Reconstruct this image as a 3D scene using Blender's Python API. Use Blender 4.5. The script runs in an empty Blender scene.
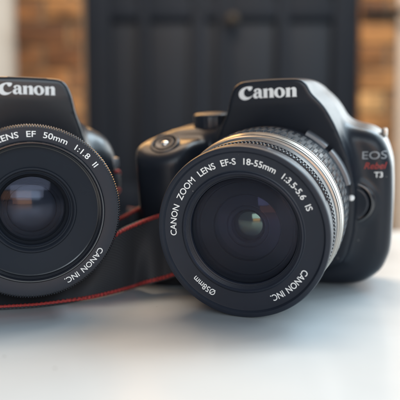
import bpy, bmesh, math, random
import numpy as np
from mathutils import Matrix, Vector

SC = bpy.context.scene
COL = SC.collection
MM = 0.001
random.seed(4)
rng = np.random.default_rng(7)

# ------------------------------------------------------------------ camera
CAM_H = 61.4                     # mm above the table top
PITCH = 3.83
cam_d = bpy.data.cameras.new('camera')
cam = bpy.data.objects.new('camera', cam_d)
COL.objects.link(cam)
cam.location = (0, 0, CAM_H * MM)
cam.rotation_euler = (math.radians(90 - PITCH), 0, 0)
cam_d.sensor_width = 36
cam_d.lens = 51.12
cam_d.clip_start = 0.01
cam_d.clip_end = 50
cam_d.dof.use_dof = True
cam_d.dof.focus_distance = 0.226
cam_d.dof.aperture_fstop = 7.2
SC.camera = cam

# ------------------------------------------------------------------ light
world = bpy.data.worlds.new('World')
SC.world = world
world.use_nodes = True
wb = world.node_tree.nodes['Background']
wb.inputs['Color'].default_value = (0.62, 0.70, 0.85, 1)
wb.inputs['Strength'].default_value = 0.27
SC.view_settings.view_transform = 'Standard'
SC.view_settings.look = 'None'
SC.view_settings.exposure = 0.0
SC.view_settings.gamma = 1.0


def area(name, loc, target, sx, sy, power, color):
    d = bpy.data.lights.new(name, 'AREA')
    d.shape = 'RECTANGLE'
    d.size, d.size_y = sx, sy
    d.energy = power
    d.color = color
    o = bpy.data.objects.new(name, d)
    COL.objects.link(o)
    o.location = loc
    o.rotation_euler = (Vector(target) - Vector(loc)).to_track_quat('-Z', 'Y').to_euler()
    return o


C0 = (0.0, 0.25, 0.04)
area('overhead_light', (-0.12, 0.66, 1.10), C0, 0.9, 0.6, 7.2, (1.0, 0.60, 0.29))
area('warm_lamp', (-0.30, 1.25, 0.72), C0, 0.6, 0.22, 6.5, (1.0, 0.55, 0.20))
area('window_light', (0.84, 0.92, 0.30), C0, 0.9, 0.75, 11.5, (0.84, 0.95, 1.0))
area('high_window_light', (0.68, 0.72, 0.92), C0, 0.46, 0.46, 10.5, (0.70, 0.88, 1.0))
area('side_window_light', (1.30, 0.30, 0.85), C0, 0.9, 0.9, 8.5, (0.66, 0.86, 1.0))
area('front_fill_light', (0.22, -1.05, 0.46), C0, 1.25, 0.48, 10.5, (0.78, 0.91, 1.0))  # added cool fill from the front: lifts lettering and blacks, mirrors in the glass
area('warm_reflection_fill', (0.04, -1.05, 0.10), C0, 0.65, 0.20, 1.9, (1.0, 0.46, 0.16))  # added so the lens glass mirrors a warm patch
area('back_wall_light', (0.1, 0.75, 1.3), (0.05, 1.52, 0.25), 1.2, 0.3, 17, (1.0, 0.90, 0.78))
SC.cycles.caustics_reflective = False
SC.cycles.caustics_refractive = False

# ------------------------------------------------------------------ materials


def mat(name, base, rough=0.5, metallic=0.0, spec=0.5, noise=None, bump=None, coat=0.0, tint=None, dust=None):
    m = bpy.data.materials.new(name)
    m.use_nodes = True
    nt = m.node_tree
    b = nt.nodes['Principled BSDF']
    b.inputs['Base Color'].default_value = (*base, 1)
    b.inputs['Roughness'].default_value = rough
    b.inputs['Metallic'].default_value = metallic
    b.inputs['Specular IOR Level'].default_value = spec
    b.inputs['Coat Weight'].default_value = coat
    if tint:
        b.inputs['Specular Tint'].default_value = (*tint, 1)
    tc = nt.nodes.new('ShaderNodeTexCoord')
    if noise:                                     # (scale, roughness amount, colour amount)
        n = nt.nodes.new('ShaderNodeTexNoise')
        n.inputs['Scale'].default_value = noise[0]
        n.inputs['Detail'].default_value = 6
        nt.links.new(tc.outputs['Object'], n.inputs['Vector'])
        mr = nt.nodes.new('ShaderNodeMapRange')
        mr.inputs['To Min'].default_value = max(0.02, rough - noise[1])
        mr.inputs['To Max'].default_value = rough + noise[1]
        nt.links.new(n.outputs['Fac'], mr.inputs['Value'])
        nt.links.new(mr.outputs['Result'], b.inputs['Roughness'])
        mx = nt.nodes.new('ShaderNodeMix')
        mx.data_type = 'RGBA'
        k = noise[2]
        mx.inputs['A'].default_value = (*[c * (1 - k) for c in base], 1)
        mx.inputs['B'].default_value = (*[min(1, c * (1 + k)) for c in base], 1)
        nt.links.new(n.outputs['Fac'], mx.inputs['Factor'])
        nt.links.new(mx.outputs['Result'], b.inputs['Base Color'])
    if bump:                                      # (scale, strength, distance)
        n2 = nt.nodes.new('ShaderNodeTexNoise')
        n2.inputs['Scale'].default_value = bump[0]
        n2.inputs['Detail'].default_value = 3
        nt.links.new(tc.outputs['Object'], n2.inputs['Vector'])
        bp = nt.nodes.new('ShaderNodeBump')
        bp.inputs['Strength'].default_value = bump[1]
        bp.inputs['Distance'].default_value = bump[2]
        nt.links.new(n2.outputs['Fac'], bp.inputs['Height'])
        nt.links.new(bp.outputs['Normal'], b.inputs['Normal'])
    if dust:                                      # (cells per metre, speck radius, share, colour)
        vo = nt.nodes.new('ShaderNodeTexVoronoi')
        vo.inputs['Scale'].default_value = dust[0]
        nt.links.new(tc.outputs['Object'], vo.inputs['Vector'])
        lt = nt.nodes.new('ShaderNodeMath')
        lt.operation = 'LESS_THAN'
        lt.inputs[1].default_value = dust[1]
        nt.links.new(vo.outputs['Distance'], lt.inputs[0])
        sp = nt.nodes.new('ShaderNodeSeparateColor')
        nt.links.new(vo.outputs['Color'], sp.inputs['Color'])
        gt = nt.nodes.new('ShaderNodeMath')
        gt.operation = 'LESS_THAN'
        gt.inputs[1].default_value = dust[2]
        nt.links.new(sp.outputs['Red'], gt.inputs[0])
        mu = nt.nodes.new('ShaderNodeMath')
        mu.operation = 'MULTIPLY'
        nt.links.new(lt.outputs[0], mu.inputs[0])
        nt.links.new(gt.outputs[0], mu.inputs[1])
        m2 = nt.nodes.new('ShaderNodeMix')
        m2.data_type = 'RGBA'
        src = b.inputs['Base Color'].links
        if src:
            nt.links.new(src[0].from_socket, m2.inputs['A'])
        else:
            m2.inputs['A'].default_value = (*base, 1)
        m2.inputs['B'].default_value = (*dust[3], 1)
        nt.links.new(mu.outputs[0], m2.inputs['Factor'])
        nt.links.new(m2.outputs['Result'], b.inputs['Base Color'])
    return m


M = {}
M['body'] = mat('body_plastic', (0.0120, 0.0155, 0.0225), 0.36, spec=0.28, noise=(60, 0.08, 0.2), bump=(2600, 0.16, 0.0002), dust=(330, 0.09, 0.02, (0.14, 0.14, 0.14)))
M['satin'] = mat('satin_body_plastic', (0.0090, 0.0118, 0.0170), 0.35, noise=(60, 0.06, 0.15), bump=(2600, 0.10, 0.0002), coat=0.25, spec=0.35)
M['satin'].node_tree.nodes['Principled BSDF'].inputs['Coat Roughness'].default_value = 0.22


def split_line(m, z, half=0.00022, y_from=-0.0198):
    """moulded joint of the flash housing: a fine groove round the flanks, bump only"""
    nt = m.node_tree
    b = nt.nodes['Principled BSDF']
    tc = nt.nodes.new('ShaderNodeTexCoord')
    sx = nt.nodes.new('ShaderNodeSeparateXYZ')
    nt.links.new(tc.outputs['Object'], sx.inputs[0])

    def op(kind, a, c):
        n = nt.nodes.new('ShaderNodeMath')
        n.operation = kind
        for k, q in enumerate((a, c)):
            if isinstance(q, (int, float)):
                n.inputs[k].default_value = q
            elif q is not None:
                nt.links.new(q, n.inputs[k])
        return n.outputs[0]
    zz = op('SUBTRACT', sx.outputs['Z'], op('MULTIPLY', sx.outputs['Y'], -0.25))
    d = op('ABSOLUTE', op('SUBTRACT', zz, z), None)
    inside = op('MULTIPLY', op('LESS_THAN', d, half), op('GREATER_THAN', sx.outputs['Y'], y_from))
    bp = nt.nodes.new('ShaderNodeBump')
    bp.invert = True
    bp.inputs['Strength'].default_value = 0.9
    bp.inputs['Distance'].default_value = 0.0004
    old = b.inputs['Normal'].links[0].from_socket
    nt.links.new(inside, bp.inputs['Height'])
    nt.links.new(old, bp.inputs['Normal'])
    nt.links.new(bp.outputs['Normal'], b.inputs['Normal'])


split_line(M['body'], 0.0855)
split_line(M['satin'], 0.0835)
M['lens'] = mat('lens_plastic', (0.0130, 0.0168, 0.0245), 0.36, spec=0.35, noise=(90, 0.08, 0.2), bump=(4000, 0.08, 0.0001), dust=(380, 0.10, 0.08, (0.15, 0.15, 0.15)))
M['face'] = mat('lens_face_plastic', (0.0145, 0.0190, 0.0295), 0.42, spec=0.3, noise=(120, 0.09, 0.2), bump=(5000, 0.12, 0.0001), dust=(420, 0.10, 0.07, (0.16, 0.16, 0.16)))
M['matte'] = mat('matte_baffle', (0.011, 0.0135, 0.018), 0.75, spec=0.12)
M['flat'] = mat('matte_grey_baffle', (0.016, 0.021, 0.030), 0.6, spec=0.15, noise=(80, 0.05, 0.15))
M['gloss'] = mat('gloss_black_metal', (0.008, 0.010, 0.014), 0.22, spec=0.8, noise=(150, 0.05, 0.1))
M['rubber'] = mat('ribbed_rubber', (0.045, 0.05, 0.058), 0.30, spec=0.8, noise=(150, 0.08, 0.2))
M['silver'] = mat('silver_ring_metal', (0.35, 0.335, 0.31), 0.33, 1.0, noise=(200, 0.05, 0.05))
M['grey'] = mat('grey_lens_plastic', (0.10, 0.11, 0.125), 0.35, spec=0.6)
M['glint'] = mat('glint_metal', (0.85, 0.84, 0.80), 0.15, 1.0)
M['white'] = mat('white_paint', (0.82, 0.83, 0.82), 0.5)
M['greytext'] = mat('grey_paint', (0.26, 0.28, 0.30), 0.45)
M['redtext'] = mat('red_paint', (0.30, 0.025, 0.02), 0.45)
M['red'] = mat('red_cord', (0.36, 0.035, 0.032), 0.65, noise=(900, 0.1, 0.35), bump=(2500, 0.4, 0.0004))
M['stitch'] = mat('dark_thread', (0.03, 0.012, 0.012), 0.8)


def glass_mat(name='coated_lens_glass', tint=(0.80, 0.78, 1.0), ior=1.22):
    """clear coated pane: see-through with a weak mirror reflection that grows towards grazing"""
    m = bpy.data.materials.new(name)
    m.use_nodes = True
    nt = m.node_tree
    nt.nodes.remove(nt.nodes['Principled BSDF'])
    out = nt.nodes['Material Output']
    tr = nt.nodes.new('ShaderNodeBsdfTransparent')
    tr.inputs['Color'].default_value = (0.95, 0.97, 1.0, 1)
    gl = nt.nodes.new('ShaderNodeBsdfGlossy')
    gl.inputs['Color'].default_value = (*tint, 1)
    gl.inputs['Roughness'].default_value = 0.05
    fr = nt.nodes.new('ShaderNodeFresnel')
    fr.inputs['IOR'].default_value = ior
    mx = nt.nodes.new('ShaderNodeMixShader')
    nt.links.new(fr.outputs['Fac'], mx.inputs['Fac'])
    nt.links.new(tr.outputs['BSDF'], mx.inputs[1])
    nt.links.new(gl.outputs['BSDF'], mx.inputs[2])
    nt.links.new(mx.outputs['Shader'], out.inputs['Surface'])
    return m


def coated_mat(name, base, lo, hi, film=0, ior=2.2, rough=0.12):
    """dark inner element whose coating tints its reflection with the viewing angle"""
    m = bpy.data.materials.new(name)
    m.use_nodes = True
    nt = m.node_tree
    b = nt.nodes['Principled BSDF']
    b.inputs['Base Color'].default_value = (*base, 1)
    b.inputs['Roughness'].default_value = rough
    b.inputs['IOR'].default_value = ior
    b.inputs['Thin Film Thickness'].default_value = film
    b.inputs['Thin Film IOR'].default_value = 1.38
    lw = nt.nodes.new('ShaderNodeLayerWeight')
    lw.inputs['Blend'].default_value = 0.4
    cr = nt.nodes.new('ShaderNodeValToRGB')
    cr.color_ramp.elements[0].color = (*lo, 1)
    cr.color_ramp.elements[1].color = (*hi, 1)
    nt.links.new(lw.outputs['Facing'], cr.inputs['Fac'])
    nt.links.new(cr.outputs['Color'], b.inputs['Specular Tint'])
    return m


M['glass'] = glass_mat()
M['glass_purple'] = glass_mat('purple_coated_glass', (0.70, 0.58, 1.0), 1.22)
M['coat_green'] = coated_mat('green_coated_element', (0.012, 0.016, 0.016), (0.75, 0.88, 0.55), (1.0, 0.75, 0.9), 0, 1.85, 0.12)
M['coat_blue'] = coated_mat('blue_coated_element', (0.014, 0.017, 0.023), (0.80, 0.85, 1.0), (0.75, 0.70, 1.0), 0, 1.36, 0.15)


def webbing_mat():
    m = mat('woven_black_webbing', (0.030, 0.034, 0.041), 0.72, spec=0.35)
    nt = m.node_tree
    b = nt.nodes['Principled BSDF']
    uv = nt.nodes.new('ShaderNodeUVMap')
    w = nt.nodes.new('ShaderNodeTexChecker')
    w.inputs['Scale'].default_value = 1.0
    nt.links.new(uv.outputs['UV'], w.inputs['Vector'])
    bp = nt.nodes.new('ShaderNodeBump')
    bp.inputs['Strength'].default_value = 0.5
    bp.inputs['Distance'].default_value = 0.0003
    nt.links.new(w.outputs['Fac'], bp.inputs['Height'])
    nt.links.new(bp.outputs['Normal'], b.inputs['Normal'])
    w.inputs['Color1'].default_value = (0.040, 0.045, 0.053, 1)
    w.inputs['Color2'].default_value = (0.020, 0.023, 0.029, 1)
    nt.links.new(w.outputs['Color'], b.inputs['Base Color'])
    return m


M['webbing'] = webbing_mat()

# ------------------------------------------------------------------ helpers


def mesh_obj(name, verts, faces, material, parent=None, off=(0, 0, 0), smooth=None, uvs=None):
    """verts in millimetres; off is subtracted (the thing's base in the same frame)"""
    v = (np.asarray(verts, float) - np.asarray(off, float)) * MM
    me = bpy.data.meshes.new(name)
    me.from_pydata(v.tolist(), [], [tuple(int(i) for i in f) for f in faces])
    me.update()
    if uvs is not None:
        ul = me.uv_layers.new(name='UVMap')
        idx = np.empty(len(me.loops), int)
        me.loops.foreach_get('vertex_index', idx)
        ul.data.foreach_set('uv', np.asarray(uvs, float)[idx].ravel())
    if smooth is not None:
        me.polygons.foreach_set('use_smooth', np.ones(len(me.polygons), bool))
        if smooth < 180:
            me.set_sharp_from_angle(angle=math.radians(smooth))
    me.materials.append(material)
    o = bpy.data.objects.new(name, me)
    COL.objects.link(o)
    if parent is not None:
        o.parent = parent
    return o


def thing(name, label, cat, matrix):
    o = bpy.data.objects.new(name, None)
    o.empty_display_size = 0.02
    COL.objects.link(o)
    o.matrix_world = matrix
    o['label'] = label
    o['category'] = cat
    o['kind'] = 'thing'
    return o


class MB:
    def __init__(self):
        self.v, self.f = [], []

    def add(self, v, f):
        n = len(self.v)
        self.v += [tuple(p) for p in v]
        self.f += [tuple(i + n for i in q) for q in f]
        return self

    def box(self, x0, x1, y0, y1, z0, z1, c=0.0):
        """box with chamfered edges c"""
        bm = bmesh.new()
        bmesh.ops.create_cube(bm, size=1)
        for q in bm.verts:
            q.co = ((x0 + x1) / 2 + q.co.x * (x1 - x0), (y0 + y1) / 2 + q.co.y * (y1 - y0), (z0 + z1) / 2 + q.co.z * (z1 - z0))
        if c:
            bmesh.ops.bevel(bm, geom=list(bm.edges), offset=c, segments=2, affect='EDGES', profile=0.6)
        bm.verts.index_update()
        self.add([tuple(q.co) for q in bm.verts], [[q.index for q in f.verts] for f in bm.faces])
        bm.free()
        return self


def lathe(profile, n=160, rfun=None, closed=False, axis=(0, 0), a0=0.0, a1=360.0):
    """revolve (r, y) round the local y axis through (x, z) = axis; rfun(theta, i, r) changes r"""
    full = abs(a1 - a0) >= 359.99
    cols = n if full else n + 1
    th = np.radians(a0 + (a1 - a0) * np.arange(cols) / n)
    V, F = [], []
    P = list(profile)
    for i, (r, y) in enumerate(P):
        for t in th:
            rr = rfun(t, i, r) if rfun else r
            V.append((axis[0] + rr * math.cos(t), y, axis[1] + rr * math.sin(t)))
    m = len(P)
    rows = m if closed else m - 1
    for i in range(rows):
        i2 = (i + 1) % m
        for j in range(n):
            j2 = (j + 1) % cols if full else j + 1
            F.append((i * cols + j, i2 * cols + j, i2 * cols + j2, i * cols + j2))
    if not full and closed:
        F.append([i * cols for i in range(m)])
        F.append([i * cols + n for i in range(m)][::-1])
    return V, F


def arc(r, h, y0, k=8):
    """profile of a dome cap, radius r at its rim, bulging h towards -y"""
    return [(max(1e-4, r * math.cos(a)) if h else r, y0 - h * math.sin(a)) for a in np.linspace(0, math.pi / 2, k)]


def cap(r, h, y0, k=12):
    R = (r * r + h * h) / (2 * h)
    a = math.asin(min(1, r / R))
    return [(max(1e-4, R * math.sin(t)), y0 - (R * math.cos(t) - (R - h))) for t in np.linspace(a, 0, k)]


# ---- lettering
def text_mesh(body, size=1.0, offset=0.0, extrude=0.0, shear=0.0, space=1.0, spw=1.0):
    cu = bpy.data.curves.new('t', 'FONT')
    cu.body = body
    cu.size = size
    cu.offset = offset
    cu.extrude = extrude
    cu.shear = shear
    cu.space_character = space
    cu.space_word = spw
    cu.resolution_u = 4
    o = bpy.data.objects.new('t', cu)
    COL.objects.link(o)
    dg = bpy.context.evaluated_depsgraph_get()
    me = o.evaluated_get(dg).to_mesh()
    v = np.array([p.co[:] for p in me.vertices])
    f = [tuple(p.vertices) for p in me.polygons]
    o.evaluated_get(dg).to_mesh_clear()
    bpy.data.objects.remove(o)
    bpy.data.curves.remove(cu)
    return v, f


def shape_mesh(loops, extrude):
    cu = bpy.data.curves.new('t', 'CURVE')
    cu.dimensions = '2D'
    cu.fill_mode = 'BOTH'
    cu.extrude = extrude
    for lp in loops:
        s = cu.splines.new('POLY')
        s.points.add(len(lp) - 1)
        for p, q in zip(s.points, lp):
            p.co = (q[0], q[1], 0, 1)
        s.use_cyclic_u = True
    o = bpy.data.objects.new('t', cu)
    COL.objects.link(o)
    dg = bpy.context.evaluated_depsgraph_get()
    me = o.evaluated_get(dg).to_mesh()
    v = np.array([p.co[:] for p in me.vertices])
    f = [tuple(p.vertices) for p in me.polygons]
    o.evaluated_get(dg).to_mesh_clear()
    bpy.data.objects.remove(o)
    bpy.data.curves.remove(cu)
    return v, f


def cuts(v, f, n=1):
    bm = bmesh.new()
    bv = [bm.verts.new(p) for p in v]
    for q in f:
        try:
            bm.faces.new([bv[i] for i in q])
        except ValueError:
            pass
    bmesh.ops.triangulate(bm, faces=list(bm.faces))
    for _ in range(n):
        bmesh.ops.subdivide_edges(bm, edges=list(bm.edges), cuts=1)
        bmesh.ops.triangulate(bm, faces=list(bm.faces))
    bm.verts.index_update()
    out = np.array([p.co[:] for p in bm.verts]), [tuple(p.index for p in q.verts) for q in bm.faces]
    bm.free()
    return out


def ring_text(body, cap_h, r_base, a_start, a_end, yfun, offset=0.008, spw=1.0):
    """lettering bent round the lens axis, clockwise from a_start to a_end (degrees), tops outward"""
    v, f = text_mesh(body, 1.0, offset, 0.02, spw=spw)
    if 'M' in body:                       # thickening pinches the sharp inner corners of an M: keep that letter thin
        k = body.index('M')
        xa = text_mesh(body[:k], 1.0, 0.0, 0.02, spw=spw)[0][:, 0].max() + 0.015
        xb = text_mesh(body[:k + 1], 1.0, 0.0, 0.02, spw=spw)[0][:, 0].max() + 0.015
        v0, f0 = text_mesh(body, 1.0, 0.0, 0.02, spw=spw)
        f = [q for q in f if not xa < np.mean(v[list(q), 0]) < xb]
        f += [tuple(i + len(v) for i in q) for q in f0 if xa < np.mean(v0[list(q), 0]) < xb]
        v = np.vstack([v, v0])
        used = sorted({i for q in f for i in q})
        new = {i: n for n, i in enumerate(used)}
        v, f = v[used], [tuple(new[i] for i in q) for q in f]
    ch = 0.73
    v = v.copy()
    v[:, 0] -= v[:, 0].min()
    w = v[:, 0].max()
    s = cap_h / ch
    r = r_base + v[:, 1] * s
    th = math.radians(a_start) - v[:, 0] / w * math.radians(a_start - a_end)
    y = yfun(r) - 0.03 - v[:, 2] * 1.5
    return np.stack([r * np.cos(th), y, r * np.sin(th)], 1), f


# ---- smooth solid of a camera body: distance field and surface nets
def poly_sdf(px, pz, poly):
    poly = np.asarray(poly, float)
    d = np.full(px.shape, 1e18)
    s = np.ones(px.shape)
    n = len(poly)
    for i in range(n):
        a, b = poly[i], poly[i - 1]
        ex, ez = b - a
        wx, wz = px - a[0], pz - a[1]
        t = np.clip((wx * ex + wz * ez) / (ex * ex + ez * ez), 0, 1)
        bx, bz = wx - ex * t, wz - ez * t
        d = np.minimum(d, bx * bx + bz * bz)
        c1, c2, c3 = pz >= a[1], pz < b[1], ex * wz > ez * wx
        flip = (c1 & c2 & c3) | (~c1 & ~c2 & ~c3)
        s = np.where(flip, -s, s)
    return s * np.sqrt(d)


def slab(d2, dy, r):
    """round the edge where an outline distance meets a depth distance"""
    a, b = d2 + r, dy + r
    return np.minimum(np.maximum(a, b), 0) + np.hypot(np.maximum(a, 0), np.maximum(b, 0)) - r


def smin(a, b, k):
    h = np.clip(0.5 + 0.5 * (b - a) / k, 0, 1)
    return b + (a - b) * h - k * h * (1 - h)


def smax(a, b, k):
    return -smin(-a, -b, k)


def smooth_poly(P, n=5):
    """closed Catmull-Rom through the points"""
    P = np.asarray(P, float)
    out = []
    for i in range(len(P)):
        p0, p1, p2, p3 = P[i - 1], P[i], P[(i + 1) % len(P)], P[(i + 2) % len(P)]
        for t in np.linspace(0, 1, n, endpoint=False):
            out.append(0.5 * (2 * p1 + (p2 - p0) * t + (2 * p0 - 5 * p1 + 4 * p2 - p3) * t * t + (3 * p1 - p0 - 3 * p2 + p3) * t ** 3))
    return np.array(out)


def surface_nets(fun, lo, hi, h):
    ax = [np.arange(lo[i], hi[i] + h, h) for i in range(3)]
    nx, ny, nz = map(len, ax)
    V = np.empty((nx, ny, nz))
    for i in range(nx):
        Y, Z = np.meshgrid(ax[1], ax[2], indexing='ij')
        V[i] = fun(np.full(Y.shape, ax[0][i]), Y, Z)
    ins = V < 0
    cs = sum(ins[a:nx - 1 + a, b:ny - 1 + b, c:nz - 1 + c].astype(int) for a in (0, 1) for b in (0, 1) for c in (0, 1))
    act = (cs > 0) & (cs < 8)
    idx = -np.ones(act.shape, int)
    I = np.argwhere(act)
    idx[act] = np.arange(len(I))
    P = np.stack([ax[k][0] + (I[:, k] + 0.5) * h for k in range(3)], 1)
    for _ in range(6):
        e = 0.05
        d = fun(P[:, 0], P[:, 1], P[:, 2])
        g = np.stack([fun(*(P + np.eye(3)[k] * e).T) - d for k in range(3)], 1) / e
        gl = np.maximum((g * g).sum(1, keepdims=True), 0.05)
        st = np.clip(-d[:, None] * g / gl, -0.6 * h, 0.6 * h)
        P = P + st * 0.8
    F = []
    for k in range(3):
        sl0, sl1 = [slice(None)] * 3, [slice(None)] * 3
        sl0[k], sl1[k] = slice(0, -1), slice(1, None)
        a, b = ins[tuple(sl0)], ins[tuple(sl1)]
        E = np.argwhere(a != b)
        u, w = [(1, 2), (2, 0), (0, 1)][k]
        ok = (E[:, u] > 0) & (E[:, w] > 0) & (E[:, u] < V.shape[u] - 1) & (E[:, w] < V.shape[w] - 1)
        E = E[ok]
        q = []
        for du, dw in ((-1, -1), (0, -1), (0, 0), (-1, 0)):
            c = E.copy()
            c[:, u] += du
            c[:, w] += dw
            q.append(idx[c[:, 0], c[:, 1], c[:, 2]])
        q = np.stack(q, 1)
        rev = ~a[E[:, 0], E[:, 1], E[:, 2]]
        q[rev] = q[rev][:, ::-1]
        F.append(q)
    return P, np.concatenate(F)


def on_surface(fun, x, z, y0=-45.0, y1=20.0):
    """depth of the front of the body under each (x, z)"""
    ys = np.arange(y0, y1, 0.5)
    y = np.full(x.shape, y1)
    done = np.zeros(x.shape, bool)
    for q in ys:
        d = fun(x, np.full(x.shape, q), z)
        hit = (d < 0) & ~done
        y[hit] = q
        done |= hit
    a, b = y - 0.5, y.copy()
    for _ in range(10):
        m = (a + b) / 2
        neg = fun(x, m, z) < 0
        b = np.where(neg, m, b)
        a = np.where(neg, a, m)
    return (a + b) / 2


# ------------------------------------------------------------------ the setting
def build_setting():
    # floor
    o = mesh_obj('floor', [(-3000, -2500, -740), (3000, -2500, -740), (3000, 2600, -740), (-3000, 2600, -740)], [(0, 1, 2, 3)],
                 mat('floor_wood', (0.10, 0.075, 0.055), 0.5, noise=(6, 0.1, 0.4)))
    o['kind'] = 'structure'
    # table
    tm = mat('white_lacquer', (0.60, 0.63, 0.64), 0.22, spec=0.5, noise=(18, 0.10, 0.05), bump=(60, 0.03, 0.002), dust=(160, 0.07, 0.10, (0.30, 0.28, 0.25)))
    r = thing('table', 'white glossy table whose top carries both cameras and the strap', 'table', Matrix.Translation((0, 0, -0.74)))
    mb = MB().box(-1000, 1000, -560, 505, -32, 0, 3)
    mesh_obj('tabletop', mb.v, mb.f, tm, r, (0, 0, -740), smooth=40)
    for sx in (-1, 1):
        for y in (-500, 445):
            mb = MB().box(sx * 950 - 30, sx * 950 + 30, y - 30, y + 30, -740, -32.5, 3)
            mesh_obj('leg', mb.v, mb.f, tm, r, (0, 0, -740), smooth=40)
    # dark panelled door
    Y = 1500
    dm = mat('dark_door_paint', (0.0090, 0.0118, 0.0175), 0.6, spec=0.15, noise=(5, 0.08, 0.25))
    dm2 = mat('dark_door_panel_paint', (0.0102, 0.0134, 0.0195), 0.55, spec=0.2, noise=(5, 0.08, 0.3))
    r = thing('panelled_door', 'wide dark navy panelled double door between two brown brick pillars', 'door', Matrix.Translation((0.055, Y * MM, -0.74)))
    off = (55, Y, -740)
    zt = 1500
    mb = MB()
    xs = [-296, -230, -160, -135, -20, 10, 70, 100, 215, 240, 340, 409]
    for a, b in ((-296, -232), (-158, -132), (-20, 12), (45, 78), (200, 228), (345, 409)):
        mb.box(a, b, Y - 12, Y + 30, -740, zt, 2)
    for a, b in ((-232, -158), (-132, -20), (12, 45), (78, 200), (228, 345)):
        for z0, z1 in ((-740, -640), (-60, 0), (430, 480), (1400, zt)):
            mb.box(a + 0.5, b - 0.5, Y - 8, Y + 28, z0, z1, 2)
    mesh_obj('door_frame', mb.v, mb.f, dm, r, off, smooth=40)
    for a, b in ((-232, -158), (-132, -20), (12, 45), (78, 200), (228, 345)):
        for z0, z1 in ((-639, -61), (1, 429), (481, 1399)):
            mb = MB().box(a + 1, b - 1, Y + 4, Y + 20, z0, z1, 2)
            mesh_obj('door_panel', mb.v, mb.f, dm2, r, off, smooth=40)
    v, f = lathe(cap(15, 9, Y - 30) + [(6, Y - 28)], 24, axis=(84, 425))
    v2, f2 = lathe([(5, Y - 30), (5, Y - 12), (13, Y - 12.5), (13, Y - 9)], 24, axis=(84, 425))
    mb = MB().add(v, f).add(v2, f2)
    mesh_obj('handle', mb.v, mb.f, mat('aged_brass', (0.035, 0.027, 0.018), 0.6, 0.3), r, off, smooth=40)

    # brick pillars: every brick is modelled, mortar behind
    bm_ = bpy.data.materials.new('brown_brick')
    bm_.use_nodes = True
    nt = bm_.node_tree
    b = nt.nodes['Principled BSDF']
    b.inputs['Roughness'].default_value = 0.85
    geo = nt.nodes.new('ShaderNodeNewGeometry')
    cr = nt.nodes.new('ShaderNodeValToRGB')
    e = cr.color_ramp.elements
    e[0].position, e[0].color = 0.0, (0.08, 0.032, 0.012, 1)
    e[1].position, e[1].color = 1.0, (0.60, 0.35, 0.14, 1)
    for p, c in ((0.2, (0.22, 0.088, 0.028, 1)), (0.45, (0.36, 0.165, 0.052, 1)), (0.75, (0.48, 0.24, 0.085, 1))):
        q = e.new(p)
        q.color = c
    nt.links.new(geo.outputs['Random Per Island'], cr.inputs['Fac'])
    tc = nt.nodes.new('ShaderNodeTexCoord')
    no = nt.nodes.new('ShaderNodeTexNoise')
    no.inputs['Scale'].default_value = 1.0
    no.inputs['Detail'].default_value = 7
    mp = nt.nodes.new('ShaderNodeMapping')
    mp.inputs['Scale'].default_value = (9, 9, 24)
    nt.links.new(tc.outputs['Object'], mp.inputs['Vector'])
    nt.links.new(mp.outputs['Vector'], no.inputs['Vector'])
    mx = nt.nodes.new('ShaderNodeMix')
    mx.data_type = 'RGBA'
    mx.blend_type = 'MULTIPLY'
    mx.inputs['Factor'].default_value = 0.8
    r2 = nt.nodes.new('ShaderNodeValToRGB')
    r2.color_ramp.elements[0].position, r2.color_ramp.elements[0].color = 0.35, (0.22, 0.18, 0.16, 1)
    r2.color_ramp.elements[1].position, r2.color_ramp.elements[1].color = 0.62, (1.15, 1.1, 1.05, 1)
    nt.links.new(no.outputs['Fac'], r2.inputs['Fac'])
    nt.links.new(cr.outputs['Color'], mx.inputs['A'])
    nt.links.new(r2.outputs['Color'], mx.inputs['B'])
    nt.links.new(mx.outputs['Result'], b.inputs['Base Color'])
    bp = nt.nodes.new('ShaderNodeBump')
    bp.inputs['Strength'].default_value = 0.6
    bp.inputs['Distance'].default_value = 0.004
    nt.links.new(no.outputs['Fac'], bp.inputs['Height'])
    nt.links.new(bp.outputs['Normal'], b.inputs['Normal'])
    mortar = mat('mortar', (0.20, 0.13, 0.075), 0.9, noise=(60, 0.05, 0.3))
    for x0, x1, lab, seed in ((-471, -297, 'brown brick pillar left of the dark door, beside the cream wall', 3),
                              (410, 508, 'narrower brown brick pillar right of the dark door', 8)):
        rr = random.Random(seed)
        r = thing('brick_pillar', lab, 'brick pillar', Matrix.Translation(((x0 + x1) / 2 * MM, Y * MM, -0.74)))
        r['group'] = 'brick pillars beside the door'
        off = ((x0 + x1) / 2, Y, -740)
        mb = MB()
        z, k = -738, 0
        while z < 1480:
            x = x0 - (0 if k % 2 else 70)
            while x < x1 - 8:
                a, c = max(x, x0) + 1, min(x + 140, x1) - 7
                if c - a > 12:
                    mb.box(a, c, Y - 26 + rr.uniform(-3, 3), Y + 60, z, z + 50, 3)
                x += 147
            z, k = z + 58, k + 1
        mesh_obj('brickwork', mb.v, mb.f, bm_, r, off, smooth=40)
        mb = MB().box(x0, x1, Y - 18, Y + 58, -740, 1490)
        mesh_obj('mortar', mb.v, mb.f, mortar, r, off)
    # plain cream wall on the left; pale strip for overexposed bricks on the right
    wm = mat('cream_wall_paint', (0.62, 0.58, 0.51), 0.7, noise=(12, 0.05, 0.05))
    mb = MB().box(-2200, -474, Y - 5, Y + 60, -740, 1500)
    o = mesh_obj('wall', mb.v, mb.f, wm)
    o['kind'] = 'structure'
    wm2 = mat('overexposed_brick_tone', (0.66, 0.50, 0.37), 0.7, noise=(12, 0.05, 0.05))  # strong light on bricks put into the colour as a pale tone
    mb = MB().box(510, 2200, Y - 5, Y + 60, -740, 1500)
    o = mesh_obj('wall', mb.v, mb.f, wm2)
    o['kind'] = 'structure'
    mb = MB().box(412, 900, Y - 40, Y - 30, 434, 450, 3)
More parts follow.
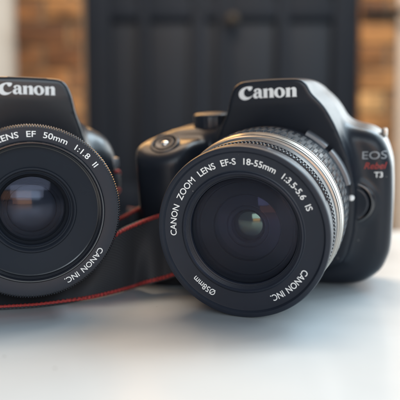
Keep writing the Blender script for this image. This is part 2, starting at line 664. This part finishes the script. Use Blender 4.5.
    o = mesh_obj('wall_rail', mb.v, mb.f, mat('dark_rail_paint', (0.030, 0.024, 0.020), 0.7, spec=0.2))
    o['label'] = 'dark horizontal rail across the right brick pillar and overexposed bricks beyond'
    o['category'] = 'rail'
    o['kind'] = 'thing'


# ------------------------------------------------------------------ camera bodies
BODY_R = [(-62, -46.3), (-20, -46.7), (20, -46.7), (34.8, -45.8), (42.6, -43.4), (49.4, -37.8), (52.6, -31.5), (54.3, -24), (54.9, -4), (54.6, 10.8),
          (53.9, 16.5), (52, 22.9), (49.6, 27.2), (46, 30.3), (40, 32.4), (30, 33.5), (0, 34), (-45, 34), (-58, 32), (-65, 27), (-67, 15), (-67, -20),
          (-66.5, -38), (-65, -43.5)]
PRISM_R = [(-20.5, 42), (-18.9, 47.8), (-17.2, 52.4), (-15, 54.9), (-11.1, 56.4), (-1.7, 57.0), (9.8, 56.9), (14.0, 56.2), (16.8, 54.0), (18.9, 50.2),
           (22.2, 46.6), (25.3, 42.4), (28.8, 35.3), (31.8, 27.2), (34.1, 19.4), (35.6, 10.3), (36.2, 0), (34, -22), (24, -34), (-24, -34), (-34, -22),
           (-35, 0), (-31.5, 13), (-27.5, 26), (-23.8, 35)]
BODY_L = [(-62, -44.8), (-20, -45), (20, -45), (30, -44.4), (36, -42), (41.5, -36.5), (44, -30), (45, -20), (45.2, 5), (44.5, 13.8), (42.4, 22.0),
          (38.6, 28.0), (33.2, 31.6), (27, 33.2), (0, 34), (-45, 34), (-58, 32), (-65, 27), (-67, 15), (-67, -20), (-66.5, -38), (-65, -42.5)]
PRISM_L = [(-22, 40), (-20.2, 47), (-18.5, 51.8), (-16, 54.0), (-11.1, 55.0), (0, 55.3), (11.5, 55.0), (14.8, 54.2), (17.3, 52.0), (19.3, 47.3), (20.9, 40.1),
           (23.2, 33.5), (26, 24), (29, 12), (31, 0), (30, -22), (22, -34), (-22, -34), (-31, -22), (-33, 0), (-32, 12), (-30, 24), (-26, 33)]


def body_fun(body, prism, topz, flare, edge=7.0, collar=False):
    bp, pp = smooth_poly(body, 3), smooth_poly(prism, 3)
    grip_xy = smooth_poly([(-67, 6), (-67, -10), (-65.5, -20), (-60, -25), (-50, -26), (-42, -23), (-38, -14), (-36, 6)], 4)

    def fun(x, y, z):
        shp = x.shape
        x, y, z = x.ravel(), y.ravel(), z.ravel()
        d = slab(poly_sdf(x, z, bp), np.abs(y - 19.0) - 18.5, edge)
        # finder hump: the front face leans back a little lower down; the right flank flares out
        s = 1 + np.where(x > 0, flare, 0.008) * np.clip(y + 12, 0, 20)
        front = -12.0 + np.clip((46 - z) / 40, 0, 1) * 6.0
        top = topz - np.clip(y + 6, 0, 60) ** 1.35 * 0.045
        d2 = poly_sdf(x / s, z, pp) * 0.92
        d2 = smax(d2, z - top - 1.5, 3.0)
        dp = slab(d2, np.maximum(front - y, y - 32), 1.1)
        d = smin(d, dp, 5.0)
        # hand grip with its sloping top
        g = slab(poly_sdf(x, y, grip_xy), np.abs(z + 8.0) - 37.0, 4.0)
        g = smax(g, (z - 31.0 - (y + 12) * 0.62) * 0.85, 4.0)
        d = smin(d, g, 5.0)
        if collar:
            d = smin(d, np.hypot(np.hypot(x - 36.2, z + 2.4) - 10.2, y - 0.9) - 1.5, 2.0)
        # hollow the throat for the lens mount
        thr = np.maximum(np.hypot(x, z) - 29.0, np.maximum(-14 - y, y - 3.0))
        d = smax(d, -thr, 0.6)
        return d.reshape(shp)
    return fun


def spline_loop(pts, n=5):
    return [tuple(p) for p in smooth_poly(pts, n)]


def logo_loops():
    L = []
    C = spline_loop([(15.2, 12.2), (12.5, 12.7), (8.4, 12.4), (3.6, 10.6), (0.6, 7.4), (-0.1, 4.3), (1.1, 0.9), (4.2, -1.3), (8.0, -1.6), (12.2, -0.1),
                     (15.4, 3.0), (12.6, 1.7), (9.7, 1.3), (7.2, 2.3), (5.8, 4.4), (5.7, 7.2), (7.1, 9.7), (9.4, 11.0), (10.4, 9.4), (11.8, 8.1), (13.6, 8.7), (14.9, 10.2)])
    L.append(C)
    a0 = 15.6
    A = spline_loop([(1.4, 7.6), (2.2, 9.2), (4.6, 10.2), (7.6, 10.0), (9.4, 8.6), (9.8, 6.5), (9.8, 2.0), (10.6, 0.7), (10.7, 0.0), (8.0, -0.2), (6.4, 1.0),
                     (4.4, -0.3), (1.8, 0.0), (0.4, 1.8), (0.6, 4.0), (2.4, 5.6), (4.8, 6.2), (6.1, 6.8), (6.0, 8.4), (4.9, 8.9), (4.0, 8.2), (4.2, 7.0), (2.9, 6.3)], 4)
    L.append([(x + a0, y) for x, y in A])
    L.append([(x + a0, y) for x, y in spline_loop([(6.1, 5.2), (4.6, 4.6), (3.9, 3.2), (4.3, 1.8), (5.4, 1.5), (6.1, 2.4)], 4)])
    N = [(0.0, 0), (5.6, 0), (5.0, 0.9), (5.0, 7.2), (5.7, 8.1), (6.7, 8.3), (7.4, 7.6), (7.5, 6.4), (7.5, 0.9), (6.9, 0), (12.4, 0), (11.8, 0.9), (11.8, 7.4),
         (11.2, 9.2), (9.6, 10.2), (7.6, 10.0), (5.9, 9.0), (5.0, 8.3), (4.9, 10.1), (3.0, 9.7), (0.0, 9.5), (0.9, 8.5), (0.9, 0.9)]
    for n0 in (26.6, 51.2):
        L.append([(x + n0, y) for x, y in N])
    t = np.linspace(0, 2 * math.pi, 36, endpoint=False)
    o0 = 44.9
    L.append([(o0 + 6.0 * math.cos(q), 5.0 + 5.4 * math.sin(q)) for q in t])
    L.append([(o0 + 2.1 * math.cos(q) - 0.35 * math.sin(q), 5.0 + 4.1 * math.sin(q)) for q in t])
    return L


def logo_mesh(x0, width, base, tilt=0.0):
    v, f = shape_mesh(logo_loops(), 0.5)
    v, f = cuts(v, f, 1)
    k = width / 63.7
    return np.stack([x0 + v[:, 0] * k, base + v[:, 1] * k + (v[:, 0] * k) * tilt, v[:, 2]], 1), f


def lay(fun, v, f, name, material, root, off, thick=0.12):
    """lay flat lettering (x, z, layer) on the body's front"""
    y = on_surface(fun, v[:, 0], v[:, 1])
    q = np.sign(v[:, 2]) * thick / 2
    return mesh_obj(name, np.stack([v[:, 0], y - 0.03 - q, v[:, 1]], 1), f, material, root, off)


def place_text(body, x0, x1, z0, z1, offset=0.0, shear=0.0):
    v, f = text_mesh(body, 1.0, offset, 0.1, shear)
    v, f = cuts(v, f, 2)
    a, b = v.min(0), v.max(0)
    return np.stack([x0 + (v[:, 0] - a[0]) / (b[0] - a[0]) * (x1 - x0), z0 + (v[:, 1] - a[1]) / (b[1] - a[1]) * (z1 - z0), v[:, 2]], 1), f


def frame(loc, psi, tau):
    return Matrix.Translation(loc) @ Matrix.Rotation(math.radians(-psi), 4, 'Z') @ Matrix.Rotation(math.radians(tau), 4, 'X')


TAB = 3.75


def camera_root(label, mount, psi, tau, off):
    m = frame((mount[0] * MM, mount[1] * MM, (mount[2] + TAB) * MM), psi, tau) @ Matrix.Translation(Vector(off) * MM)
    return thing('dslr_camera', label, 'camera', m)


def disc_button(axis_pt, normal, prof, n=40):
    """small lathe whose axis points along normal; prof (r, h)"""
    nrm = Vector(normal).normalized()
    t = nrm.orthogonal().normalized()
    u = nrm.cross(t)
    V, F = [], []
    for r, h in prof:
        for j in range(n):
            a = 2 * math.pi * j / n
            p = Vector(axis_pt) + nrm * h + t * (r * math.cos(a)) + u * (r * math.sin(a))
            V.append(tuple(p))
    for i in range(len(prof) - 1):
        for j in range(n):
            F.append((i * n + j, i * n + (j + 1) % n, (i + 1) * n + (j + 1) % n, (i + 1) * n + j))
    return V, F


def common_body(root, off, fun, lo, hi, step, m):
    P, F = surface_nets(fun, lo, hi, step)
    return mesh_obj('body', P, F, m, root, off, smooth=180)


def zoom_camera():
    off = (0, 10, -46.4)
    root = camera_root('black camera with zoom lens, ribbed ring and silver band, resting nose down on the table', (37.9, 281.0, 40.9), 19, 9, off)
    fun = body_fun(BODY_R, PRISM_R, 57.0, 0.006, 7.0, True)
    common_body(root, off, fun, (-70, -32, -49), (58, 41, 61), 1.0, M['body'])
    v, f = logo_mesh(-14.1, 27.0, 48.6)
    lay(fun, v, f, 'maker_lettering', M['white'], root, off)
    v, f = place_text('EOS', 40.8, 51.6, 18.2, 21.8)
    lay(fun, v, f, 'series_lettering', M['greytext'], root, off)
    v, f = place_text('Rebel', 41.6, 51.8, 13.6, 16.6, 0.01, 0.3)
    lay(fun, v, f, 'model_lettering', M['redtext'], root, off)
    v, f = place_text('T3', 46.2, 50.0, 9.6, 12.2, 0.01)
    lay(fun, v, f, 'model_lettering', M['white'], root, off)
    # shutter button on the sloping grip top
    nrm = (0, -0.53, 0.85)
    c = Vector((-51.5, -15.5, 28.4))
    V, F = disc_button(c, nrm, [(7.4, -3), (7.4, 0.4), (6.9, 0.9), (6.0, 0.9), (5.5, 0.2), (5.5, -0.8), (0.01, -0.8)])
    mesh_obj('button_collar', V, F, M['body'], root, off, smooth=40)
    V, F = disc_button(c, nrm, [(4.9, -1.5), (4.9, 0.5), (4.6, 0.9), (3.9, 0.9), (2.6, 0.45), (0.01, 0.3)])
    sb = mesh_obj('shutter_button', V, F, M['lens'], root, off, smooth=40)
    V, F = disc_button(c, nrm, [(1.75, 0.2), (1.7, 0.5), (1.4, 0.95), (0.8, 1.2), (0.01, 1.3)], 24)
    mesh_obj('button_glint', V, F, M['glint'], sb, off, smooth=60)  # added metal dome stands in for the highlight on the dark button
    # mode dial
    prof = [(9.4, -2), (9.4, 5.6), (9.0, 6.5), (8.2, 7.0), (6.5, 7.2), (0.01, 7.2)]
    mb = MB()
    n = 72
    V, F = [], []
    for i, (r, h) in enumerate(prof):
        for j in range(n):
            a = 2 * math.pi * j / n
            rr = r - (0.35 if (j % 3 == 0 and i < 3) else 0)
            V.append((-36.5 + rr * math.cos(a), 14 + rr * math.sin(a), 33.5 + h))
    for i in range(len(prof) - 1):
        for j in range(n):
            F.append((i * n + j, i * n + (j + 1) % n, (i + 1) * n + (j + 1) % n, (i + 1) * n + j))
    mesh_obj('mode_dial', V, F, M['lens'], root, off, smooth=40)
    # lens release button with its raised collar
    ax = (36.2, -2.4)
    V, F = lathe([(11.4, 1.4), (10.7, -0.3), (10.2, -1.2), (9.6, -1.7), (9.1, -1.7), (8.7, -1.2), (8.5, -0.4), (8.45, 1.5)], 72, axis=ax)
    mesh_obj('release_collar', V, F, M['gloss'], root, off, smooth=50)
    V, F = lathe([(8.0, 1.5), (8.0, -1.2), (7.75, -1.9), (7.2, -2.25), (6.6, -2.2), (5.0, -1.9), (0.01, -1.7)], 64, axis=ax)
    mesh_obj('release_button', V, F, M['lens'], root, off, smooth=60)
    # strap lug
    mb = MB().box(48.6, 51.4, 15, 20, 26.5, 30.8, 1.0)
    mesh_obj('strap_lug', mb.v, mb.f, M['silver'], root, off, smooth=40)
    # metal mount ring and its white index mark
    V, F = lathe([(29.5, 0), (33.4, 0), (33.6, -1), (33.6, -3.6), (33.0, -4.2), (29.5, -4.2)], 128, closed=True)
    mesh_obj('mount_ring', V, F, M['silver'], root, off, smooth=35)
    V, F = disc_button((36.5, -6.0, 1.0), (0.5, -0.8, 0), [(1.4, -2.5), (1.4, 0.2), (1.05, 0.7), (0.01, 0.9)], 20)
    mesh_obj('mount_index', V, F, M['white'], root, off, smooth=60)

    # ---- zoom lens
    V, F = lathe([(28.5, 2.5), (31.0, -3.0), (33.8, -4.8), (34.3, -5.5), (35.6, -7.0), (36.0, -8.0), (36.0, -17.5), (35.2, -18.6), (35.2, -37), (34.0, -37.5), (34.3, -50), (34.0, -54.6),
                  (33.3, -55.2), (33.1, -61.2), (30, -61.2)], 192)
    lens = mesh_obj('lens', V, F, M['lens'], root, off, smooth=35)
    for a0, a1 in ((45, 62), (14, 41)):
        V, F = lathe([(35.8, -8.4), (37.3, -8.8), (37.7, -9.6), (37.7, -14.8), (37.3, -15.6), (35.8, -16)], 24, closed=True, a0=a0, a1=a1)
        mesh_obj('switch_plate', V, F, M['grey'], lens, off, smooth=35)
    # zoom ring: two staggered rows of ribs
    prof, lev = [], []
    for y, l in ((-40.8, 0), (-40.4, 1), (-39.2, 1), (-38.8, 2), (-31.6, 2), (-31.2, 1), (-30.4, 1), (-30.0, 3), (-23.6, 3), (-23.2, 1), (-21.4, 1), (-21.0, 1), (-19.4, 1), (-19.0, 0)):
        prof.append((35.6 if l else 35.2, y))
        lev.append(l)
    NR = 76

    def ribs(t, i, r):
        l = lev[i]
        if l < 2:
            return r
        ph = (t * NR / (2 * math.pi) + (0.5 if l == 3 else 0)) % 1.0
        return r + (0.95 if ph < 0.55 else 0.0)
    V, F = lathe(prof, NR * 8, ribs)
    mesh_obj('zoom_ring', V, F, M['rubber'], lens, off, smooth=30)
    V, F = lathe([(34.0, -49.6), (35.0, -49.4), (35.4, -48.9), (35.5, -47.8), (35.2, -47.5), (35.25, -47.1), (35.65, -46.8), (36.05, -43.5), (35.8, -43.2), (35.85, -42.8), (36.15, -42.5),
                  (36.2, -41.8), (35.8, -41.4), (34.2, -41.3)], 192)
    mesh_obj('silver_ring', V, F, M['silver'], lens, off, smooth=30)
    NK = 140

    def knurl(t, i, r):
        ph = (t * NK / (2 * math.pi)) % 1.0
        return r + (0.5 if (ph < 0.5 and i in (2, 3)) else 0)
    V, F = lathe([(33.0, -58.8), (33.55, -58.7), (33.75, -58.4), (33.85, -57.0), (33.7, -56.7), (33.0, -56.6)], NK * 6, knurl)
    mesh_obj('focus_ring', V, F, M['lens'], lens, off, smooth=30)

    def flange(t, i, r):
        a = math.degrees(t) % 360
        if i in (2, 3, 4) and (22 < a < 72 or 142 < a < 190 or 250 < a < 308):
            return r - 0.75
        return r
    V, F = lathe([(31, -61.0), (33.4, -60.8), (34.1, -62.6), (34.1, -66.0), (34.1, -66.2), (34.1, -66.4), (34.1, -69.2), (33.75, -69.8), (33.0, -70.0), (32.1, -69.9), (31.7, -69.4), (31.4, -68.9), (30.9, -68.75),
                  (24.6, -67.9), (24.2, -68.1), (23.9, -68.7), (23.4, -68.8), (23.1, -68.4), (22.95, -67.9), (22.7, -67.75), (22.75, -67.35), (22.45, -67.2), (22.5, -66.8), (22.2, -66.65), (22.25, -66.3), (21.9, -66.2), (21.7, -66.5), (21.45, -66.4), (21.3, -64)], 240, flange)
    mesh_obj('front_ring', V, F, M['face'], lens, off, smooth=32)

    def yf(r):
        return -68.75 + (30.9 - r) / 6.3 * 0.85
    for body, a, b, sp in (('CANON ZOOM LENS EF-S 18-55mm 1:3.5-5.6 IS', 184, 20.5, 2.3), ('CANON INC.', -29, -67, 1.3), ('\u00d858mm', -115, -136.5, 1.0)):
        v, f = ring_text(body, 2.55, 26.85, a, b, yf, 0.008, spw=sp)
        mesh_obj('lens_lettering', v, f, M['white'], lens, off)
    # inner barrel, front glass, inner element
    V, F = lathe([(21.2, -65), (20.6, -63.2), (19.6, -62.2), (19.2, -62.3), (18.9, -61.6), (14, -59.8), (13.7, -60.0), (13.3, -59.4), (9, -58.0), (8.7, -58.2), (8.3, -57.6), (7.2, -57.2), (6.9, -57.4), (6.6, -56.8), (6.5, -53)], 128)
    mesh_obj('inner_baffle', V, F, M['matte'], lens, off, smooth=32)
    pf = cap(21.2, 2.0, -65.2, 14)
    pb = [(r, y + 1.6) for r, y in cap(21.2, 1.2, -65.2, 10)][::-1]
    V, F = lathe(pf + pb, 96, closed=True)
    mesh_obj('front_glass', V, F, M['glass'], lens, off, smooth=40)
    V, F = lathe(cap(13.6, 2.6, -59.9, 14), 96)
    mesh_obj('middle_glass', V, F, M['glass_purple'], lens, off, smooth=60)
    V, F = lathe(cap(6.5, 2.0, -55.4, 14), 64)
    mesh_obj('inner_element', V, F, M['coat_green'], lens, off, smooth=60)


def prime_camera():
    off = (0, 10, -45)
    root = camera_root('black camera at the left edge with wide 50mm lens, no silver band', (-82.28, 273.23, 41.61), -18, 3.5, off)
    fun = body_fun(BODY_L, PRISM_L, 55.4, 0.006, 14.0)
    common_body(root, off, fun, (-70, -32, -48), (49, 41, 59), 1.0, M['satin'])
    v, f = logo_mesh(-12.7, 24.8, 47.3)
    lay(fun, v, f, 'maker_lettering', M['white'], root, off)
    mb = MB().box(40.5, 44.8, 6, 14, 12.5, 18, 1.3)
    mesh_obj('strap_lug', mb.v, mb.f, M['grey'], root, off, smooth=40)
    V, F = lathe([(29.2, 0), (32.4, 0), (32.6, -1), (32.6, -4), (29.2, -4.2)], 128, closed=True)
    mesh_obj('mount_ring', V, F, M['silver'], root, off, smooth=35)
    V, F = lathe([(28.2, 2), (31, -4.4), (33.0, -5), (33.2, -20), (33.5, -20.6), (33.5, -46), (33.0, -47), (31, -47.6)], 160)
    lens = mesh_obj('lens', V, F, M['lens'], root, off, smooth=35)
    NK = 212

    def knurl(t, i, r):
        ph = (t * NK / (2 * math.pi)) % 1.0
        return r - (0.45 if (ph < 0.45 and i in (3, 4, 5)) else 0)
    V, F = lathe([(32.6, -47.2), (33.4, -47.3), (33.9, -47.8), (34.1, -48.6), (34.1, -56.6), (33.5, -57.6), (33.0, -57.75), (32.4, -57.75)], NK * 6, knurl)
    mesh_obj('focus_ring', V, F, M['lens'], lens, off, smooth=30)
    V, F = lathe([(32.6, -57.6), (32.5, -58.0), (28.0, -58.0), (27.65, -57.9), (27.5, -57.4)], 192)
    mesh_obj('front_ring', V, F, M['face'], lens, off, smooth=28)

    def yf(r):
        return np.full(np.shape(r), -58.0)
    for body, a, b, sp in (('LENS EF 50mm 1:1.8 II', 114.8, 36.5, 2.4), ('CANON', 146, 123, 1.0), ('CANON INC.', -30, -67, 1.5)):
        v, f = ring_text(body, 2.35, 29.15, a, b, yf, 0.008, spw=sp)
        mesh_obj('lens_lettering', v, f, M['white'], lens, off)
    V, F = lathe([(27.75, -57.6), (27.6, -58.4), (27.2, -58.9), (26.75, -58.9), (26.4, -58.4), (26.3, -57.4), (26.05, -57.2), (26.1, -56.8), (25.85, -56.6), (25.9, -56.2), (25.7, -56.0), (25.7, -54.4), (25.3, -54.2)], 192)
    mesh_obj('filter_thread', V, F, M['gloss'], lens, off, smooth=35)
    V, F = lathe([(25.9, -54.4), (17.3, -51.4), (16.9, -51.9), (16.3, -51.9), (15.9, -51.2), (15.7, -50), (15.2, -49.8), (14.9, -50.1), (14.5, -49.6), (14.4, -47.2)], 160)
    mesh_obj('front_baffle', V, F, M['flat'], lens, off, smooth=28)
    V, F = lathe([(14.4, -47.0), (13.4, -46.4), (13.1, -46.7), (12.8, -46.2), (11.6, -45.2), (11.3, -45.5), (11.0, -45.0), (10.1, -44.4), (9.9, -44.6), (9.7, -44.2), (9.6, -40)], 160)
    mesh_obj('inner_baffle', V, F, M['matte'], lens, off, smooth=28)
    pf = cap(14.4, 3.4, -47.6, 14)
    pb = [(r, y + 1.5) for r, y in cap(14.4, 2.0, -47.6, 10)][::-1]
    V, F = lathe(pf + pb, 96, closed=True)
    mesh_obj('front_glass', V, F, M['glass'], lens, off, smooth=40)
    V, F = lathe(cap(9.6, 2.1, -43.6, 16), 96)
    mesh_obj('inner_element', V, F, M['coat_blue'], lens, off, smooth=60)


# ------------------------------------------------------------------ strap
def px(x, y, d):
    """a photo point (400-pixel frame) at depth d, in millimetres above the table: used once to survey the strap"""
    p = math.radians(PITCH)
    a, u = (x - 200) / 568.0 * d, (200 - y) / 568.0 * d
    return (a, d * math.cos(p) + u * math.sin(p), -d * math.sin(p) + u * math.cos(p) + CAM_H)


def build_strap():
    def ground(x, y, z=0.7):
        a, b = np.array(px(x, y, 0.0)), np.array(px(x, y, 100.0))
        t = (z - a[2]) / (b[2] - a[2])
        return tuple(a + (b - a) * t)
    rows = [((-150, 226, 0.6), (-150, 255, 3)), ((-112, 225, 0.6), (-113, 254, 3)), (ground(0, 309), (-83, 256, 4)), (ground(40, 306.3), (-67, 258, 6)),
            (ground(80, 300.6), px(85, 268, 258)), (ground(101, 296.6), px(104, 246, 253)),
            (ground(120, 292), px(118, 231, 251)), (ground(135, 288), px(135, 222.5, 258)), (px(150, 284, 265.5), px(150, 217, 266)),
            (px(165, 280, 268), px(164, 213, 269)), (px(180, 277, 266), px(178, 212, 268)), ((-3, 258, 3), (0, 268, 24)), ((14, 247, 0.8), (16, 272, 8)), ((36, 243, 0.6), (38, 271, 2.5))]
    rows = np.array(rows, float)
    n = 14

    def cr(P, m):
        Q = np.vstack([2 * P[:1] - P[1:2], P, 2 * P[-1:] - P[-2:-1]])
        out = []
        for i in range(len(P) - 1):
            p0, p1, p2, p3 = Q[i:i + 4]
            for t in np.linspace(0, 1, m, endpoint=False):
                out.append(0.5 * (2 * p1 + (p2 - p0) * t + (2 * p0 - 5 * p1 + 4 * p2 - p3) * t * t + (3 * p1 - p0 - 3 * p2 + p3) * t ** 3))
        out.append(P[-1])
        return np.array(out)
    B, T = cr(rows[:, 0], n), cr(rows[:, 1], n)
    root = thing('camera_strap', 'black woven strap with red stitched edges lying between the two cameras', 'strap', Matrix.Translation((-0.03, 0.255, 0)))
    strap_piece(B, T, root)
    # the strap's other run, standing behind the first, and its narrow end through the left camera's lug
    P = np.array([px(100, 230, 282), px(112, 221, 284), px(127, 213, 288), px(140.5, 206, 296), (-33, 325, 34), (-45, 352, 33)])
    T = cr(P, 10)
    B = T.copy()
    B[:, 2] = 0.9
    strap_piece(B, T, root)
    P = np.array([px(100, 172.5, 297), px(107, 171.5, 293), px(113, 171, 292), px(117.5, 171, 296), (-45, 312, 55), (-50, 330, 52)])
    T = cr(P, 8)
    strap_piece(T - np.array([0, 0, 10.0]), T, root)


def strap_piece(B, T, root):
    off = (-30, 255, 0)
    K = 13
    S = len(B)
    th = 0.75
    G = np.empty((S, K, 3))
    for j in range(K):
        w = j / (K - 1)
        G[:, j] = B * (1 - w) + T * w
    # normals
    du = np.gradient(G, axis=0)
    dv = np.gradient(G, axis=1)
    N = np.cross(du, dv)
    N /= np.linalg.norm(N, axis=2, keepdims=True)
    front = np.where(N[:, :, 1:2] > 0, -1, 1) * N
    front = N * (-1 if np.mean(N[:, :, 1]) > 0 else 1)
    # slight belly across the width
    bel = np.sin(np.linspace(0, math.pi, K))[None, :, None] * 0.8
    G = G + front * bel
    G[:, :, 2] = np.maximum(G[:, :, 2], 0.5)
    L = np.concatenate([[0], np.cumsum(np.linalg.norm(np.diff(G[:, K // 2], axis=0), axis=1))])
    V, UV = [], []
    for side in (1, -1):
        for i in range(S):
            for j in range(K):
                V.append(G[i, j] + front[i, j] * th / 2 * side)
                UV.append((L[i] / 0.8, j / (K - 1) * 34 / 0.8))
    F = []
    o2 = S * K
    for i in range(S - 1):
        for j in range(K - 1):
            a, b, c, d = i * K + j, (i + 1) * K + j, (i + 1) * K + j + 1, i * K + j + 1
            F.append((a, b, c, d))
            F.append((o2 + d, o2 + c, o2 + b, o2 + a))
        for j in (0, K - 1):
            a, b = i * K + j, (i + 1) * K + j
            F.append((a, o2 + a, o2 + b, b))
    for i in (0, S - 1):
        for j in range(K - 1):
            a, b = i * K + j, i * K + j + 1
            F.append((a, b, o2 + b, o2 + a))
    mesh_obj('webbing', V, F, M['webbing'], root, off, smooth=50, uvs=UV)
    # braided red edging: flattened cord a little inside each edge, with dark stitches
    for e in (0, 1):
        w0 = 0.045 if e == 0 else 0.975
        jf = w0 * (K - 1)
        j0 = int(math.floor(jf))
        t = jf - j0
        c = G[:, j0] * (1 - t) + G[:, j0 + 1] * t
        nn = front[:, j0]
        across = dv[:, j0] / np.linalg.norm(dv[:, j0], axis=1, keepdims=True)
        # resample finely along the strap
        q = np.linspace(0, S - 1, (S - 1) * 6 + 1)
        f = lambda A: np.stack([np.interp(q, np.arange(S), A[:, k]) for k in range(3)], 1)
        c2, n2, a2 = f(c), f(nn), f(across)
        Ls = np.interp(q, np.arange(S), L)
        m = 10
        V, F = [], []
        for i in range(len(q)):
            wob = 1 + 0.16 * math.sin(Ls[i] * 2 * math.pi / 1.6)
            for k in range(m):
                a = 2 * math.pi * k / m
                V.append(c2[i] + n2[i] * (0.45 + 0.72 * wob * math.sin(a)) + a2[i] * (0.85 * wob * math.cos(a)))
        for i in range(len(q) - 1):
            for k in range(m):
                F.append((i * m + k, (i + 1) * m + k, (i + 1) * m + (k + 1) % m, i * m + (k + 1) % m))
        cord = mesh_obj('red_edging', V, F, M['red'], root, off, smooth=80)
        mb = MB()
        tot = L[-1]
        s = 0.6
        while s < tot:
            qi = np.interp(s, L, np.arange(S))
            i0 = min(int(qi), S - 2)
            tt = qi - i0
            p = c[i0] * (1 - tt) + c[i0 + 1] * tt
            nv, av = nn[i0], across[i0]
            uv = np.cross(av, nv)
            ctr = p + nv * 1.17
            ring = [ctr + uv * (0.55 * math.cos(a)) + av * (0.30 * math.cos(a) * 0.6 + 0.26 * math.sin(a)) for a in np.linspace(0, 2 * math.pi, 8, endpoint=False)]
            vs = [r - nv * 0.25 for r in ring] + [r + nv * 0.06 for r in ring]
            fs = [tuple(range(8, 16))] + [(k, (k + 1) % 8, 8 + (k + 1) % 8, 8 + k) for k in range(8)]
            mb.add(vs, fs)
            s += 2.1
        mesh_obj('stitching', mb.v, mb.f, M['stitch'], cord, off)


build_setting()
zoom_camera()
prime_camera()
build_strap()
